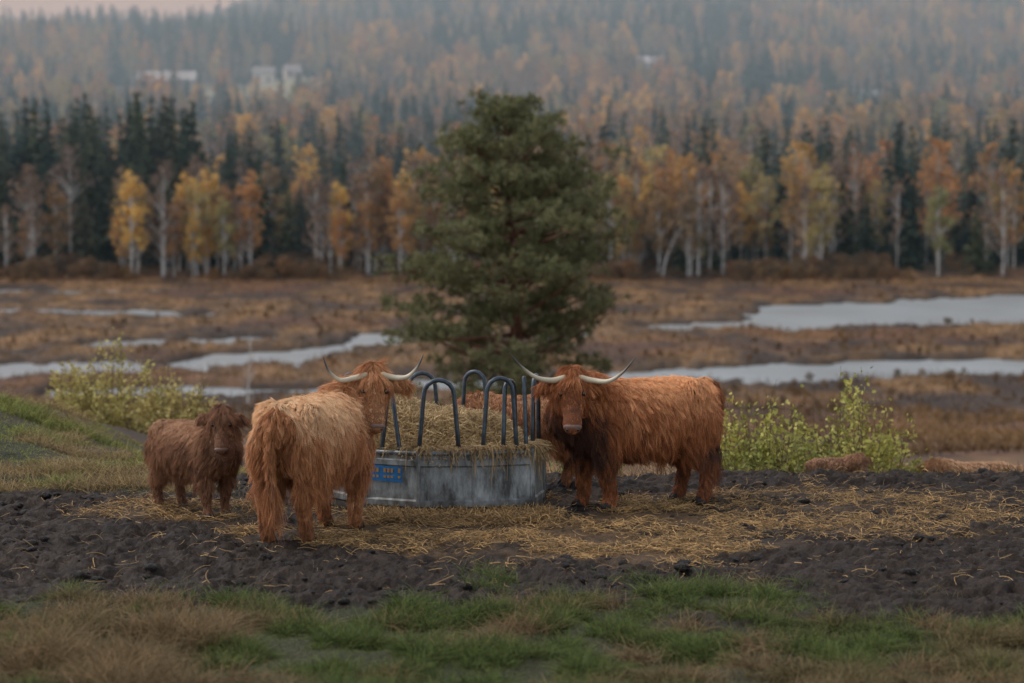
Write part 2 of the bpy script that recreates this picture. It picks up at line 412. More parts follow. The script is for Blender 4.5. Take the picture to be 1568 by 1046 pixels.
    if horn:
        V_=[];F_=[];Cs=[]
        for sy in (-1,1):
            R=horn['R'] if sy>0 else horn['L']
            cp=np.array([poll+c*sy*q[0]+Zu*q[1]+Fd*q[2] for q in R])
            n=26;tt=np.linspace(0,len(cp)-1,n);pp=[]
            for u_ in tt:
                i=min(int(u_),len(cp)-2);fu=u_-i
                p0=cp[max(i-1,0)];p1=cp[i];p2=cp[i+1];p3=cp[min(i+2,len(cp)-1)]
                pp.append(.5*((2*p1)+(-p0+p2)*fu+(2*p0-5*p1+4*p2-p3)*fu**2+(-p0+3*p1-3*p2+p3)*fu**3))
            g=np.linspace(0,1,n);rr=horn['r']*(1-g**1.5*.93)
            v,f=tube(pp,rr,up=Fd,seg=12)
            off=len(V_);V_+=v;F_+=[tuple(i+off for i in q) for q in f]
            gg=np.concatenate([[0]*3,g,[1]*3]);gg=np.repeat(gg,12)[:,None]
            cc=lerp(C(.40,.32,.21),C(.50,.43,.31),sst(0,.4,gg));cc=lerp(cc,C(.025,.02,.018),sst(.55,.85,gg));Cs.append(cc)
        mesh_obj('horns',V_,F_,M_horn,root,True,np.concatenate(Cs))
    # ---------------- fur
    P,N=fur_sample(me,nf)
    q=P-poll;ta=(q@a)/hs;tb=(q@b)/hs;tc=(q@c)/hs
    head=(ta>-.1)&(ta<.6)&(np.abs(tc)<.15)&(tb>-.25)&(tb<.13)
    ear=(np.abs(tc)>=.15)&(np.abs(tc)<.36)&(ta>-.12)&(ta<.22)&(tb>-.25)&(tb<.05)&(np.linalg.norm(P-nb,axis=1)>.10*hs)
    Ps=P/s-np.array([0,0,dz])
    z=Ps[:,2];x=Ps[:,0];y_=Ps[:,1]
    leg=(z<.47)&~head&~ear
    tail=(x<-.745)&~head
    sg=np.sign(y_+1e-3)
    flow=np.stack([-.35+0*x,sg*.45,-1+0*x],-1)
    g1=fbm(x*3+5,z*3+y_*3,len(name)+int(abs(O[0])*10),3)-.5
    flow[:,0]+=g1*1.6
    flow[leg]=np.array([-.15,0,-1]);flow[tail]=np.array([0,0,-1])
    hf=a[None]*1.0+c[None]*np.sign(tc)[:,None]*.25-Zu*.3
    flow=np.where(head[:,None],hf,flow)
    flow=np.where(ear[:,None],c[None]*np.sign(tc)[:,None]*.5-Zu*.9,flow)
    T=nrm(flow-N*(flow*N).sum(1,keepdims=True))
    Ln=np.full(nf,.060)+.045*sst(1.0,.7,z)+.05*sst(.62,.5,z)
    Ln=np.where((x>.35)&(z>.5)&~leg,.10,Ln)
    Ln=Ln*s
    Ln=np.where(leg,np.where(z<.13,.025,.05)*s,Ln)
    Ln=np.where(leg&(z>.38),.09*s,Ln)
    Ln=np.where(tail,np.where(z<.5,.22,.06)*s,Ln)
    fl=head&(ta<.09)&(tb>-.13)
    Ln=np.where(head,.032*hs,Ln)
    Ln=np.where(head&(ta>.02)&(tb<-.12)&(ta<.28),.08*hs,Ln)
    Ln=np.where(fl,.12*hs,Ln)
    Ln=np.where(head&(ta>.25),.014*hs,Ln);Ln=np.where(head&(ta>.42),.005*hs,Ln)
    Ln=np.where(ear,.085*hs,Ln)
    Ln*=rng.uniform(.55,1.3,nf)
    lift=np.where(head,.35,.5);lift=np.where(leg,.32,lift);lift=np.where(head&(ta>.15),.12,lift);lift=np.where(fl,.5,lift)
    K=6;ts=np.linspace(0,1,K)
    G=[]
    for tt in ts:
        G.append(P+Ln[:,None]*(N*lift[:,None]*(tt-.5*tt*tt)+T*tt*.85+np.array([0,0,-1.])*tt*tt*.25))
    G=np.stack(G,1)
    G+=rng.normal(size=(nf,1,3))*(ts**1.3)[None,:,None]*(Ln*.17)[:,None,None]
    ng=nf//18;gi=rng.choice(nf,ng,replace=False)
    kd=kdtree.KDTree(ng)
    for i,j in enumerate(gi): kd.insert(Vector(P[j]),i)
    kd.balance()
    near=np.array([kd.find(Vector(p_))[1] for p_ in P])
    gp=G[gi].copy()
    gp+=rng.normal(size=(ng,1,3))*(ts**1.5)[None,:,None]*(Ln[gi]*.3)[:,None,None]
    cl=(rng.uniform(.1,.8,nf)[:,None]*ts[None]**1.2)[...,None]
    G=G*(1-cl)+gp[near]*cl
    wv=np.sin(ts[None]*7+rng.uniform(0,6,ng)[near][:,None])*ts[None]*(Ln*.07)[:,None]
    G[...,0]+=wv;G[...,1]+=wv*.4
    G[...,2]=np.maximum(G[...,2],.006)
    R=(.0019*(.7+.3*s))*(1-.8*ts)[None]*rng.uniform(.7,1.4,nf)[:,None]
    light,midc,dark=cols['light'],cols['mid'],cols['dark']
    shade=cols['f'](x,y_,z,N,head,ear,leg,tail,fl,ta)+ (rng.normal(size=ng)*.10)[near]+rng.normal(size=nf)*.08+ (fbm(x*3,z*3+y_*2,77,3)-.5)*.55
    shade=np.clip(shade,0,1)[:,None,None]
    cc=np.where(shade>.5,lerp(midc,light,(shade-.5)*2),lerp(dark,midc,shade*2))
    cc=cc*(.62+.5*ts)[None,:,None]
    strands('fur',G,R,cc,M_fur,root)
    return root
def skin(n,c): return new_mat(n,base=c,rough=.85,noise=[(9,.35)])
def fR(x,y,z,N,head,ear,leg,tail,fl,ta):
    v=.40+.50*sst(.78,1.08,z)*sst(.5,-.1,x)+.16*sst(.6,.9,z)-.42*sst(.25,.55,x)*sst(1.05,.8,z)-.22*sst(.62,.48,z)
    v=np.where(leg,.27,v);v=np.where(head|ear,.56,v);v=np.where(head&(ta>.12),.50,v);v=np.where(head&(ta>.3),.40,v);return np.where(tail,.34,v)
hornR={'R':[(.07,-.03,0),(.17,-.05,.02),(.30,-.05,.08),(.42,.03,.12),(.52,.15,.10)],'L':[(.07,-.03,0),(.17,-.05,.02),(.30,-.02,.08),(.42,.07,.12),(.52,.18,.10)],'r':.027}
cow('highland_cow',(1.04,20.55),207,1.0,(.50,20.02,1.17),(0,-1),66,.95,hornR,
    dict(light=C(.85,.42,.19),mid=C(.40,.13,.042),dark=C(.05,.019,.011),f=fR,skin=skin('hideR',(.13,.045,.02))),95000,stance=(.0,.03,-.1,-.04))
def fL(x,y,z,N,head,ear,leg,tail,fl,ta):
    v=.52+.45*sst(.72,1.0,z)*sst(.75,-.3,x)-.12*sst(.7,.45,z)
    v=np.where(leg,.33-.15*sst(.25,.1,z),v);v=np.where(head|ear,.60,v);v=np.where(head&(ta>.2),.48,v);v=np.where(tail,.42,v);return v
hornL={'R':[(.07,-.03,0),(.16,-.05,.02),(.26,-.04,.06),(.34,.04,.08),(.39,.14,.06)],'L':[(.07,-.03,0),(.16,-.05,.02),(.28,-.06,.06),(.37,.02,.08),(.41,.13,.06)],'r':.027}
cow('highland_cow',(-1.52,18.85),70,1.0,(-1.10,19.24,1.25),(.14,-1),66,.95,hornL,
    dict(light=C(.84,.54,.30),mid=C(.50,.20,.075),dark=C(.14,.05,.022),f=fL,skin=skin('hideL',(.2,.09,.04))),95000,mid=(.86,.02,1.02),stance=(-.03,.03,.04,-.04))
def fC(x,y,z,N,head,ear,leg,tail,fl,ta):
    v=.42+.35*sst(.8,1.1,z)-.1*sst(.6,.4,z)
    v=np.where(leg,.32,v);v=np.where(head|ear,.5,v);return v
calfcols=dict(light=C(.56,.32,.18),mid=C(.32,.145,.07),dark=C(.07,.03,.02),f=fC,skin=skin('hideC',(.11,.05,.027)))
cow('highland_calf',(-2.63,20.05),-48,.70,(-2.37,19.64,.90),(.08,-1),68,.68,None,calfcols,50000,stance=(.03,0,-.05,.05))
redcols=dict(light=C(.66,.36,.18),mid=C(.45,.18,.07),dark=C(.12,.045,.02),f=fC,skin=skin('hideD',(.14,.06,.03)))
cow('highland_calf',(.06,21.95),182,.76,(-.40,21.70,.80),(-.3,-1),50,.62,None,redcols,28000)
cow('highland_calf',(5.08,26.6),185,.72,(4.62,26.4,.56),(-.6,-1),60,.66,None,dict(redcols,light=C(.7,.45,.27),mid=C(.5,.25,.11)),16000,lying=True)
cow('highland_calf',(3.3,24.5),10,.38,(3.55,24.4,.31),(.6,-1),60,.5,None,calfcols,10000,lying=True)

# ------------------------------------------------------------------ feeder
fe=empty('hay_feeder',(-.68,20.6,0))
off=np.array([-.68,20.6])
poly=np.array([(-1.60,20.55),(-1.22,19.98),(-.77,19.76),(-.31,19.77),(.17,19.93),(.27,20.5),(.05,21.2),(-.55,21.45),(-1.25,21.2)])-off
M_galv=bpy.data.materials.new('galvanised_sheet');M_galv.use_nodes=True
nt=M_galv.node_tree;N_=nt.nodes;Lk=nt.links;bs=N_['Principled BSDF']
tc=N_.new('ShaderNodeTexCoord')
n1_=N_.new('ShaderNodeTexNoise');n1_.inputs['Scale'].default_value=5;n1_.inputs['Detail'].default_value=8;n1_.inputs['Roughness'].default_value=.7
mp=N_.new('ShaderNodeMapping');mp.inputs['Scale'].default_value=(1.5,1.5,.5);Lk.new(tc.outputs['Object'],mp.inputs[0]);Lk.new(mp.outputs[0],n1_.inputs['Vector'])
r=N_.new('ShaderNodeValToRGB');r.color_ramp.elements[0].position=.38;r.color_ramp.elements[0].color=(.045,.046,.045,1);r.color_ramp.elements[1].position=.64;r.color_ramp.elements[1].color=(.34,.36,.36,1)
Lk.new(n1_.outputs[0],r.inputs[0])
sx=N_.new('ShaderNodeSeparateXYZ');Lk.new(tc.outputs['Object'],sx.inputs[0])
mr=N_.new('ShaderNodeMapRange');mr.inputs['From Min'].default_value=.02;mr.inputs['From Max'].default_value=.22
n2_=N_.new('ShaderNodeTexNoise');n2_.inputs['Scale'].default_value=12;n2_.inputs['Detail'].default_value=6;Lk.new(tc.outputs['Object'],n2_.inputs['Vector'])
ad=N_.new('ShaderNodeMath');ad.operation='MULTIPLY_ADD';ad.inputs[1].default_value=.35;ad.inputs[2].default_value=-.17
Lk.new(n2_.outputs[0],ad.inputs[0]);ad2=N_.new('ShaderNodeMath');ad2.operation='ADD';Lk.new(ad.outputs[0],ad2.inputs[0]);Lk.new(sx.outputs[2],ad2.inputs[1]);Lk.new(ad2.outputs[0],mr.inputs[0])
mx=N_.new('ShaderNodeMix');mx.data_type='RGBA';mx.inputs[6].default_value=(.035,.025,.018,1)
Lk.new(mr.outputs[0],mx.inputs[0]);Lk.new(r.outputs[0],mx.inputs[7]);Lk.new(mx.outputs[2],bs.inputs['Base Color'])
bs.inputs['Metallic'].default_value=.2;bs.inputs['Roughness'].default_value=.55
npz=len(poly);parts=[];Hh=.50
for i in range(npz):
    p0=poly[i];p1=poly[(i+1)%npz];d=p1-p0;L=np.linalg.norm(d);d/=L;nn=np.array([d[1],-d[0]])
    prof=[(0,.0),(.06,.0),(.075,.014),(.12,.014),(.135,0),(.40,0),(.415,.014),(.455,.014),(.47,0),(Hh,0)]
    V_=[];F_=[]
    for zz,o_ in prof:
        for tt in (0.01,L-.01):
            for inn in (0,-.012):
                q=p0+d*tt+nn*(o_+inn);V_.append(np.array([q[0],q[1],zz+.02]))
    for k in range(len(prof)-1):
        A=k*4;F_+=[(A,A+2,A+6,A+4),(A+1,A+5,A+7,A+3)]
    A=(len(prof)-1)*4;F_+=[(A,A+2,A+3,A+1)]
    parts.append((V_,F_))
    parts.append(tube([(p0[0],p0[1],.0),(p0[0],p0[1],.55)],[.022,.022],up=(1,0,0),seg=10))
v,f=join(parts);mesh_obj('panels',v,f,M_galv,fe,False)
M_pipe=new_mat('painted_pipe',base=(.045,.06,.075),rough=.35,metal=.4,noise=[(20,.4)],spec=.5)
parts=[]
pl=[(q[0],q[1],Hh+.035) for q in poly];
for i in range(npz):
    parts.append(tube([pl[i],((pl[i][0]+pl[(i+1)%npz][0])/2,(pl[i][1]+pl[(i+1)%npz][1])/2,pl[i][2]),pl[(i+1)%npz]],[.02]*3,seg=10))
v,f=join(parts);mesh_obj('rim',v,f,new_mat('rim_pipe',base=(.16,.18,.19),rough=.4,metal=.3,noise=[(15,.5)]),fe)
parts=[]
def arch(cx,cy,w,top,ang,r=.019):
    cx-=off[0];cy-=off[1]
    a_=math.radians(ang);d=np.array([math.cos(a_),math.sin(a_)])
    pts=[];zt=top-w/2
    for zz in (.52,.7,zt): pts.append((-w/2*(1+.35*(zt-zz)/(zt-.5)),zz))
    for k in range(1,8): an=math.pi-math.pi*k/8;pts.append((w/2*math.cos(an),zt+w/2*math.sin(an)))
    for zz in (zt,.7,.52): pts.append((w/2*(1+.35*(zt-zz)/(zt-.5)),zz))
    P3=[(cx+d[0]*u,cy+d[1]*u,zz) for u,zz in pts]
    parts.append(tube(P3,[r]*len(P3),up=(d[1],-d[0],.01),seg=10,cap=False))
def bar(x0,y0,z0_,x1,y1,z1,r=.019):
    parts.append(tube([(x0-off[0],y0-off[1],z0_),((x0+x1)/2-off[0],(y0+y1)/2-off[1],(z0_+z1)/2),(x1-off[0],y1-off[1],z1)],[r]*3,up=(1,0,0),seg=10))
arch(-.60,19.78,.25,1.14,2);arch(-.10,19.86,.22,1.15,14);arch(-.02,19.98,.16,1.12,60)
arch(-1.36,20.25,.26,1.12,-55);arch(.2,20.3,.20,1.14,78)
arch(-.33,21.3,.20,1.10,155);arch(-.80,21.4,.24,1.08,10);arch(-1.42,20.95,.26,1.10,-110)
bar(-1.08,19.92,.52,-1.02,19.95,1.08);bar(-.92,19.84,.52,-1.0,19.95,1.07);bar(.12,19.93,.52,.10,20.0,1.14)
v,f=join(parts);mesh_obj('tombstone_bars',v,f,M_pipe,fe)
p0,p1=poly[1],poly[2]
d=(p1-p0)/np.linalg.norm(p1-p0);nn=np.array([d[1],-d[0]])
def pl_(u,z_,o_): q=p0+d*u+nn*o_;return (q[0],q[1],z_)
M_blue=new_mat('sticker_blue',base=(.015,.12,.30),rough=.5,noise=[(30,.25)])
M_let=new_mat('sticker_letters',base=(.34,.17,.03),rough=.5)
a0,a1=.03,.36
mesh_obj('label',[pl_(a0,.30,.018),pl_(a1,.29,.018),pl_(a1,.42,.018),pl_(a0,.43,.018)],[(0,1,2,3)],M_blue,fe)
V_=[];F_=[]
for i in range(9):
    u0=a0+.02+i*.034
    for (z0_,z1) in ((.325,.345),(.37,.405)):
        if i%4==3: continue
        b_=len(V_);V_+=[pl_(u0,z0_,.021),pl_(u0+.022,z0_,.021),pl_(u0+.022,z1,.021),pl_(u0,z1,.021)];F_.append((b_,b_+1,b_+2,b_+3))
mesh_obj('label_lettering',V_,F_,M_let,fe)
hay=empty('hay_pile',(-.68,20.6,0))
def inpoly(x,y):
    dmin=np.full(np.shape(x),1e9)
    for i in range(npz):
        p0=poly[i];p1=poly[(i+1)%npz];d=p1-p0;d=d/np.linalg.norm(d);nn=np.array([-d[1],d[0]])
        dmin=np.minimum(dmin,(x-p0[0])*nn[0]+(y-p0[1])*nn[1])
    return dmin
def hz(x,y):
    di=inpoly(x,y)
    return .47+.27*sst(0,.42,di)+.12*(fbm(x*3+9,y*3+4,5,3)-.5)+.16*np.exp(-((x+.36)**2+(y+.05)**2)/.09)-.06*np.exp(-((x-.6)**2+(y-.1)**2)/.10)
gx,gy=np.meshgrid(np.linspace(-.95,.97,70),np.linspace(-.87,.88,64))
di=inpoly(gx,gy);zz=np.where(di>0.015,hz(gx,gy),.3)
idx=np.arange(gx.size).reshape(gx.shape);Fq=np.stack([idx[:-1,:-1],idx[:-1,1:],idx[1:,1:],idx[1:,:-1]],-1).reshape(-1,4)
ok=(di.ravel()[Fq]>0.0).all(1)
mesh_obj('mound',np.stack([gx,gy,zz],-1).reshape(-1,3),Fq[ok],new_mat('hay_base',base=(.22,.14,.065),rough=.9,noise=[(25,.5)],bump=(40,1,.03)),hay)
n=32000;x=rng.uniform(-.95,.97,n);y=rng.uniform(-.87,.88,n);k=inpoly(x,y)>.03;x=x[k];y=y[k]
o=litter('hay_stalks',x,y,(.05,.2),.0021,.05,C(.30,.20,.09),C(.78,.57,.30),hz,tilt=.5);o.parent=hay
Ps=[];
for i,nn_,cs in ((1,50,[.1,.5,.8]),(2,170,[.05,.15,.5,.75,.95]),(3,230,[.02,.12,.3,.6,.9]),(4,220,[.05,.2,.4,.6])):
    p0=poly[i];p1=poly[(i+1)%npz];d=p1-p0;nn=np.array([d[1],-d[0]])/np.linalg.norm(d)
    cs=np.array(cs)
    u=np.clip(cs[rng.integers(0,len(cs),nn_)]+rng.normal(size=nn_)*.07,0.0,1)
    L=rng.uniform(.02,.34,nn_)*(.15+1.2*vn(u*13,u*0+i,3)**1.5)*rng.random(nn_)**.5
    base=p0+d*u[:,None]
    ts=np.linspace(0,1,6)
    ox=np.interp(ts,[0,.25,1],[-.10,.028,.035])
    Pp=np.zeros((nn_,6,3));j=rng.normal(size=(nn_,2))*.03
    hh0=rng.random(nn_)*.02
    for k_,tt in enumerate(ts):
        q=base+nn*(ox[k_]+rng.random((nn_,1))*.012)+j*tt*1.6
        Pp[:,k_,:2]=q;Pp[:,k_,2]=.580+hh0-L*max(tt-.22,0)*1.2
    Ps.append(Pp)
Pp=np.concatenate(Ps);nn_=len(Pp)
strands('hay_overhang',Pp,np.ones((nn_,6))*.0019,lerp(C(.13,.08,.03),C(.42,.28,.13),rng.random((nn_,1,1)))*np.ones((1,6,1)),M_straw,hay)
n=9000;ci=rng.random(n);x=lerp(-1.2,.35,ci)+rng.normal(size=n)*.05;y=19.62+.15*np.abs(x+.5)+rng.normal(size=n)*.12
litter('straw_drift',x,y,(.05,.18),.0021,.06,C(.15,.09,.035),C(.5,.31,.13),tilt=.5)

# ------------------------------------------------------------------ pine
M_bark=new_mat('pine_bark',base=(.13,.06,.04),rough=.9,noise=[(6,.4)],bump=(12,.6,.03))
M_leaf=new_mat('foliage',attr='Col',rough=.6,spec=.25,transl=.2)
pz=float(H(np.array([0.]),np.array([60.]))[0])
pine=empty('pine_tree',(0,60,pz))
top=5.15-pz
tz=np.linspace(-.2,top-.3,14);tw=np.interp(tz,[0,top],[.22,.035])
tx=.12*np.sin(tz*.7);v,f=tube(np.stack([tx,0*tz,tz],-1),tw,up=(0,1,0))
bp=[(v,f)];cen=[];cdir=[];
Zk=np.array([5.2,4.9,4.4,3.8,3.0,2.2,1.3,.4,-.75,-1.6,-2.3])-pz
Lk_=[.45,.95,1.35,1.9,2.3,3.1,3.1,3.0,3.4,3.2,2.4];Rk=[.5,1.0,1.3,1.9,2.6,2.6,3.9,3.0,2.9,2.9,2.2]
nb_=108
for i in range(nb_):
    g=(i+.5)/nb_;zb=lerp(.8,top-.5,g**.92)
    az=i*2.399+random.uniform(-.5,.5);ca=math.cos(az);sa=math.sin(az)
    rise=random.uniform(-.12,.45)
    zt_=zb+.3
    rl=np.interp(zt_,Zk[::-1],Lk_[::-1]);rr_=np.interp(zt_,Zk[::-1],Rk[::-1])
    rad=(rl*(1-ca)/2+rr_*(1+ca)/2)*random.choice([.45,.65,.85,.97,1.04])
    tipz=min(zb+rad*rise+.1,top-.05)
    b0=np.array([.12*math.sin(zb*.7),0,zb]);b1=np.array([ca*rad,sa*rad,tipz])
    md_=(b0+b1)/2+np.array([random.gauss(0,.15),random.gauss(0,.15),random.uniform(-.15,.05)*rad])
    pts=[b0*(1-u)**2+2*md_*u*(1-u)+b1*u*u for u in np.linspace(0,1,6)]
    bp.append(tube(pts,np.linspace(.015+.014*rad,.010,6),seg=6,cap=False))
    for j in range(int(2.5+rad*1.7)):
        u=random.uniform(.35,1.02);q0=b0*(1-u)**2+2*md_*u*(1-u)+b1*u*u
        side=random.gauss(0,.36)*min(rad,1.8)*.6
        q0=q0+np.array([-sa*side,ca*side,random.uniform(-.12,.3)])
        R_=random.uniform(.26,.54)
        for k in range(9):
            dq=nrm(np.array([random.gauss(0,1),random.gauss(0,1),random.gauss(0,.8)]))*R_*random.random()**.4*np.array([1,1,.6])
            cen.append(q0+dq);cdir.append(nrm(dq+np.array([0,0,.35])))
v,f=join(bp);mesh_obj('trunk_and_limbs',v,f,M_bark,pine)
cen=np.array(cen);cdir=np.array(cdir);nc_=len(cen);per=24
ki=np.repeat(np.arange(nc_),per)
dd=nrm(rng.normal(size=(len(ki),3))*.8+cdir[ki]*.8)
pp=cen[ki]+dd*(rng.uniform(.03,.15,len(ki)))[:,None]
tone=(rng.random(nc_)[ki])[:,None]
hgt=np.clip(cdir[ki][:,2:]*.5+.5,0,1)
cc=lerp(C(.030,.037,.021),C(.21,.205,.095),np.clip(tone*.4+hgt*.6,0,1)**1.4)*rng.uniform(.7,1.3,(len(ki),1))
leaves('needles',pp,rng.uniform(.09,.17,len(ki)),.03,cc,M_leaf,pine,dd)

# ------------------------------------------------------------------ bushes
def bush(name,c,rx,ry,hgt_,nst,nl,c0,c1,lsz,seed):
    z0=float(H(np.array([c[0]]),np.array([c[1]]))[0])
    r_=np.random.default_rng(seed);root=empty(name,(c[0],c[1],z0))
    K=7;ts=np.linspace(0,1,K)
    a=r_.uniform(0,2*math.pi,nst);rr=r_.random(nst)**.5
    tip=np.stack([np.cos(a)*rr*rx,np.sin(a)*rr*ry,hgt_*(1-.45*rr**2)*r_.uniform(.35,1.1,nst)],-1)
    base=np.stack([np.cos(a)*rr*rx*.45,np.sin(a)*rr*ry*.45,0*a],-1)
    P=base[:,None]*(1-ts)[None,:,None]+tip[:,None]*ts[None,:,None]
    P[...,:2]+=r_.normal(size=(nst,1,2))*.10*np.sin(ts*3)[None,:,None]
    strands('stems',P,np.ones((nst,1))*(.006*(1-.75*ts))[None],np.ones((nst,K,3))*C(.09,.06,.04),M_str,root)
    wt=r_.random(nst)**2;wt/=wt.sum()
    si=r_.choice(nst,nl,p=wt);u=r_.beta(2.2,1.2,nl);k=np.minimum((u*(K-1)).astype(int),K-2);fu=(u*(K-1)-k)[:,None]
    q=P[si,k]*(1-fu)+P[si,k+1]*fu+r_.normal(size=(nl,3))*.055
    tone=np.clip(r_.random(nst)[si]*.6+r_.random(nl)*.4,0,1)[:,None]
    leaves('leaves',q,r_.uniform(.6,1.3,nl)*lsz,r_.uniform(.4,.8,nl)*lsz,lerp(c0,c1,tone),M_leaf,root)
bush('yellow_green_bush',(2.65,26.2),.9,.7,1.35,110,4600,C(.12,.13,.03),C(.62,.55,.13),.06,1)
bush('yellow_green_bush',(3.8,26.6),.8,.6,1.5,90,3700,C(.12,.13,.03),C(.62,.55,.14),.06,2)
bush('yellow_green_bush',(2.7,25.6),.75,.4,.8,70,2100,C(.09,.12,.03),C(.46,.42,.10),.055,3)
bush('willow_bush',(-6.3,38),1.1,.8,1.6,110,5000,C(.18,.15,.05),C(.62,.52,.17),.07,4)
bush('willow_bush',(-5.2,37),.8,.6,1.25,60,2900,C(.18,.15,.05),C(.60,.47,.17),.07,5)
bush('low_green_bush',(-1.15,30),.55,.5,1.65,50,2000,C(.04,.07,.02),C(.17,.20,.07),.06,6)
bush('low_green_bush',(.75,23.6),.35,.2,.42,40,900,C(.07,.09,.02),C(.28,.28,.07),.04,7)
bush('bare_shrub',(-8.2,50),.9,.8,1.5,70,300,C(.1,.06,.03),C(.2,.12,.05),.05,8)

# ------------------------------------------------------------------ distant trees (instanced)
def conifer(name,seed,mat,wd=.17):
    r_=np.random.default_rng(seed);cs=[];ds=[];Ls=[];Ws=[]
    for i in range(17):
        g=i/16;z=.08+.9*g;rad=(wd*(1-g)**.8+.008)*r_.uniform(.7,1.2)
        for k in range(max(5,int(12*(1-g)+3))):
            a=r_.uniform(0,6.28);rr=rad*r_.uniform(.6,1.15)
            for m_ in range(3):
                u=(m_+.6)/3;cs.append((math.cos(a)*rr*u+r_.normal()*.008,math.sin(a)*rr*u+r_.normal()*.008,z-rr*u*.45+r_.normal()*.012))
                ds.append((math.cos(a),math.sin(a),-.5+r_.normal()*.3));Ls.append(rr*.55+.012);Ws.append(.03+rr*.2)
    cs=np.array(cs);n=len(cs)
    V,F=tube([(0,0,-.03),(0,0,.5),(0,0,.98)],[.014,.009,.002],up=(1,0,0),seg=5,cap=False)
    d=nrm(np.array(ds));e=nrm(np.cross(d,r_.normal(size=(n,3))+np.array([0,0,1.5])));L=np.array(Ls)[:,None];W=np.array(Ws)[:,None]
    Q=np.stack([cs-d*L/2,cs+e*W/2,cs+d*L/2,cs-e*W/2],1).reshape(-1,3);o_=len(V)
    return mesh_obj(name,np.array(list(V)+list(Q)),[tuple(q) for q in F]+[(o_+4*i,o_+4*i+1,o_+4*i+2,o_+4*i+3) for i in range(n)],mat,None,False)
def birch(name,seed,mat,mtr,nl=750,wid=.16,dens=1.):
    r_=np.random.default_rng(seed);parts=[tube([(0,0,-.03),(.01*r_.normal(),0,.4),(.02*r_.normal(),.01,.95)],[.011,.008,.002],up=(1,0,0),seg=6,cap=False)]
    cs=[]
    for k in range(26):
        z=r_.uniform(.2,.92);a=r_.uniform(0,6.28);g=(z-.2)/.75;rad=wid*(math.sin(math.pi*min(1,.25+.72*g)))*r_.uniform(.4,1.05)
        b1=np.array([math.cos(a)*rad,math.sin(a)*rad,z+.05+rad*.3])
        parts.append(tube([(0,0,z-.06),b1*.5+np.array([0,0,(z-.03)*.5]),b1],[.004,.003,.001],up=(1,.1,0),seg=4,cap=False))
        q=b1*r_.uniform(.4,1.05,(nl//26,1))
        q[:,2]=b1[2]+r_.normal(size=len(q))*.035;q[:,:2]+=r_.normal(size=(len(q),2))*.022
        cs.append(q)
    cs=np.concatenate(cs);n=len(cs);d=nrm(r_.normal(size=(n,3)));e=nrm(np.cross(d,r_.normal(size=(n,3))));S=r_.uniform(.012,.03,(n,1))*dens
    V,F=join(parts);Q=np.stack([cs-d*S,cs+e*S*.7,cs+d*S,cs-e*S*.7],1).reshape(-1,3);o_=len(V);nf_=len(F)
    o=mesh_obj(name,np.array(list(V)+list(Q)),[tuple(q) for q in F]+[(o_+4*i,o_+4*i+1,o_+4*i+2,o_+4*i+3) for i in range(n)],mtr,None,False)
    o.data.materials.append(mat);mi=np.ones(len(o.data.polygons),dtype=np.int32);mi[:nf_]=0;o.data.polygons.foreach_set('material_index',mi)
    return o
M_con=new_mat('spruce_foliage',rough=.8,spec=.1,rand=[(.022,.036,.024),(.045,.062,.036),(.08,.09,.045),(.05,.062,.045),(.09,.08,.045)],noise=[(.25,.3)])
M_bir=new_mat('birch_foliage',rough=.7,spec=.1,rand=[(.62,.38,.11),(.72,.48,.15),(.42,.23,.10),(.26,.19,.11),(.52,.26,.10),(.28,.27,.12),(.50,.37,.16)],transl=.3)
M_brn=new_mat('bare_birch_twigs',rough=.8,spec=.1,rand=[(.19,.13,.095),(.27,.17,.11),(.16,.12,.10)])
M_btr=new_mat('birch_bark',base=(.5,.47,.44),rough=.8,noise=[(9,.4)])
M_shr=new_mat('shrub_leaf',rough=.8,spec=.1,rand=[(.17,.10,.06),(.24,.16,.085),(.09,.065,.05),(.22,.12,.06),(.13,.10,.065)])
N0=24000
y=332+(rng.random(N0)**.9)*1600;x=rng.uniform(-1,1,N0)*(.27*y+10)
keep=(clearing(x,y)>1)&(rng.random(N0)<np.interp(y,[330,420,3000],[.5,1,1]))
x=x[keep];y=y[keep]
sp=fbm(x*.02+4,y*.010,101,4)+.07*sst(-.04,.12,x/y)-.06*sst(-.05,-.2,x/y)*sst(520,400,y)-.03*sst(500,350,y)
r0=rng.random(len(x))
isb=r0<.08+sst(.42,.65,sp)*.60
hc=rng.uniform(8,20,len(x))*rng.choice([.6,.9,1.05],len(x));hb=rng.uniform(9,18,len(x))
hc=np.where((x/y<-.09)&(y>1050)&(y<1400),hc*1.25,hc)
con=~isb;ic=np.where(con)[0];ib=np.where(isb)[0]
for k in range(3):
    q=ic[k::3];scatter('spruce_forest',conifer('spruce',k+1,M_con,.17+.04*k),x[q],y[q],hc[q])
bare=rng.random(len(ib))<.3
for k in range(2):
    q=ib[~bare][k::2];scatter('birch_forest',birch('birch',k+11,M_bir,M_btr,wid=.26),x[q],y[q],hb[q])
q=ib[bare];scatter('bare_birch_forest',birch('bare_birch',31,M_brn,M_btr,500,.24,.8),x[q],y[q],hb[q])
n=420;ux=rng.uniform(-.25,.25,n);y=rng.uniform(327,352,n);x=ux*y
k=rng.random(n)<sst(.38,.62,vn(ux*34,ux*0,7))*.8+.08;x=x[k];y=y[k]
scatter('shore_birches',birch('birch',41,M_bir,M_btr,900,.19),x[::2],y[::2],rng.uniform(8,15.5,len(x[::2])))
scatter('shore_bare_birches',birch('bare_birch',42,M_brn,M_btr,500,.2,.7),x[1::2],y[1::2],rng.uniform(8,15.5,len(x[1::2])))
ux=np.concatenate([rng.uniform(-.26,-.085,230),rng.uniform(-.085,.26,120)]);n=len(ux);y=rng.uniform(346,400,n);x=ux*y
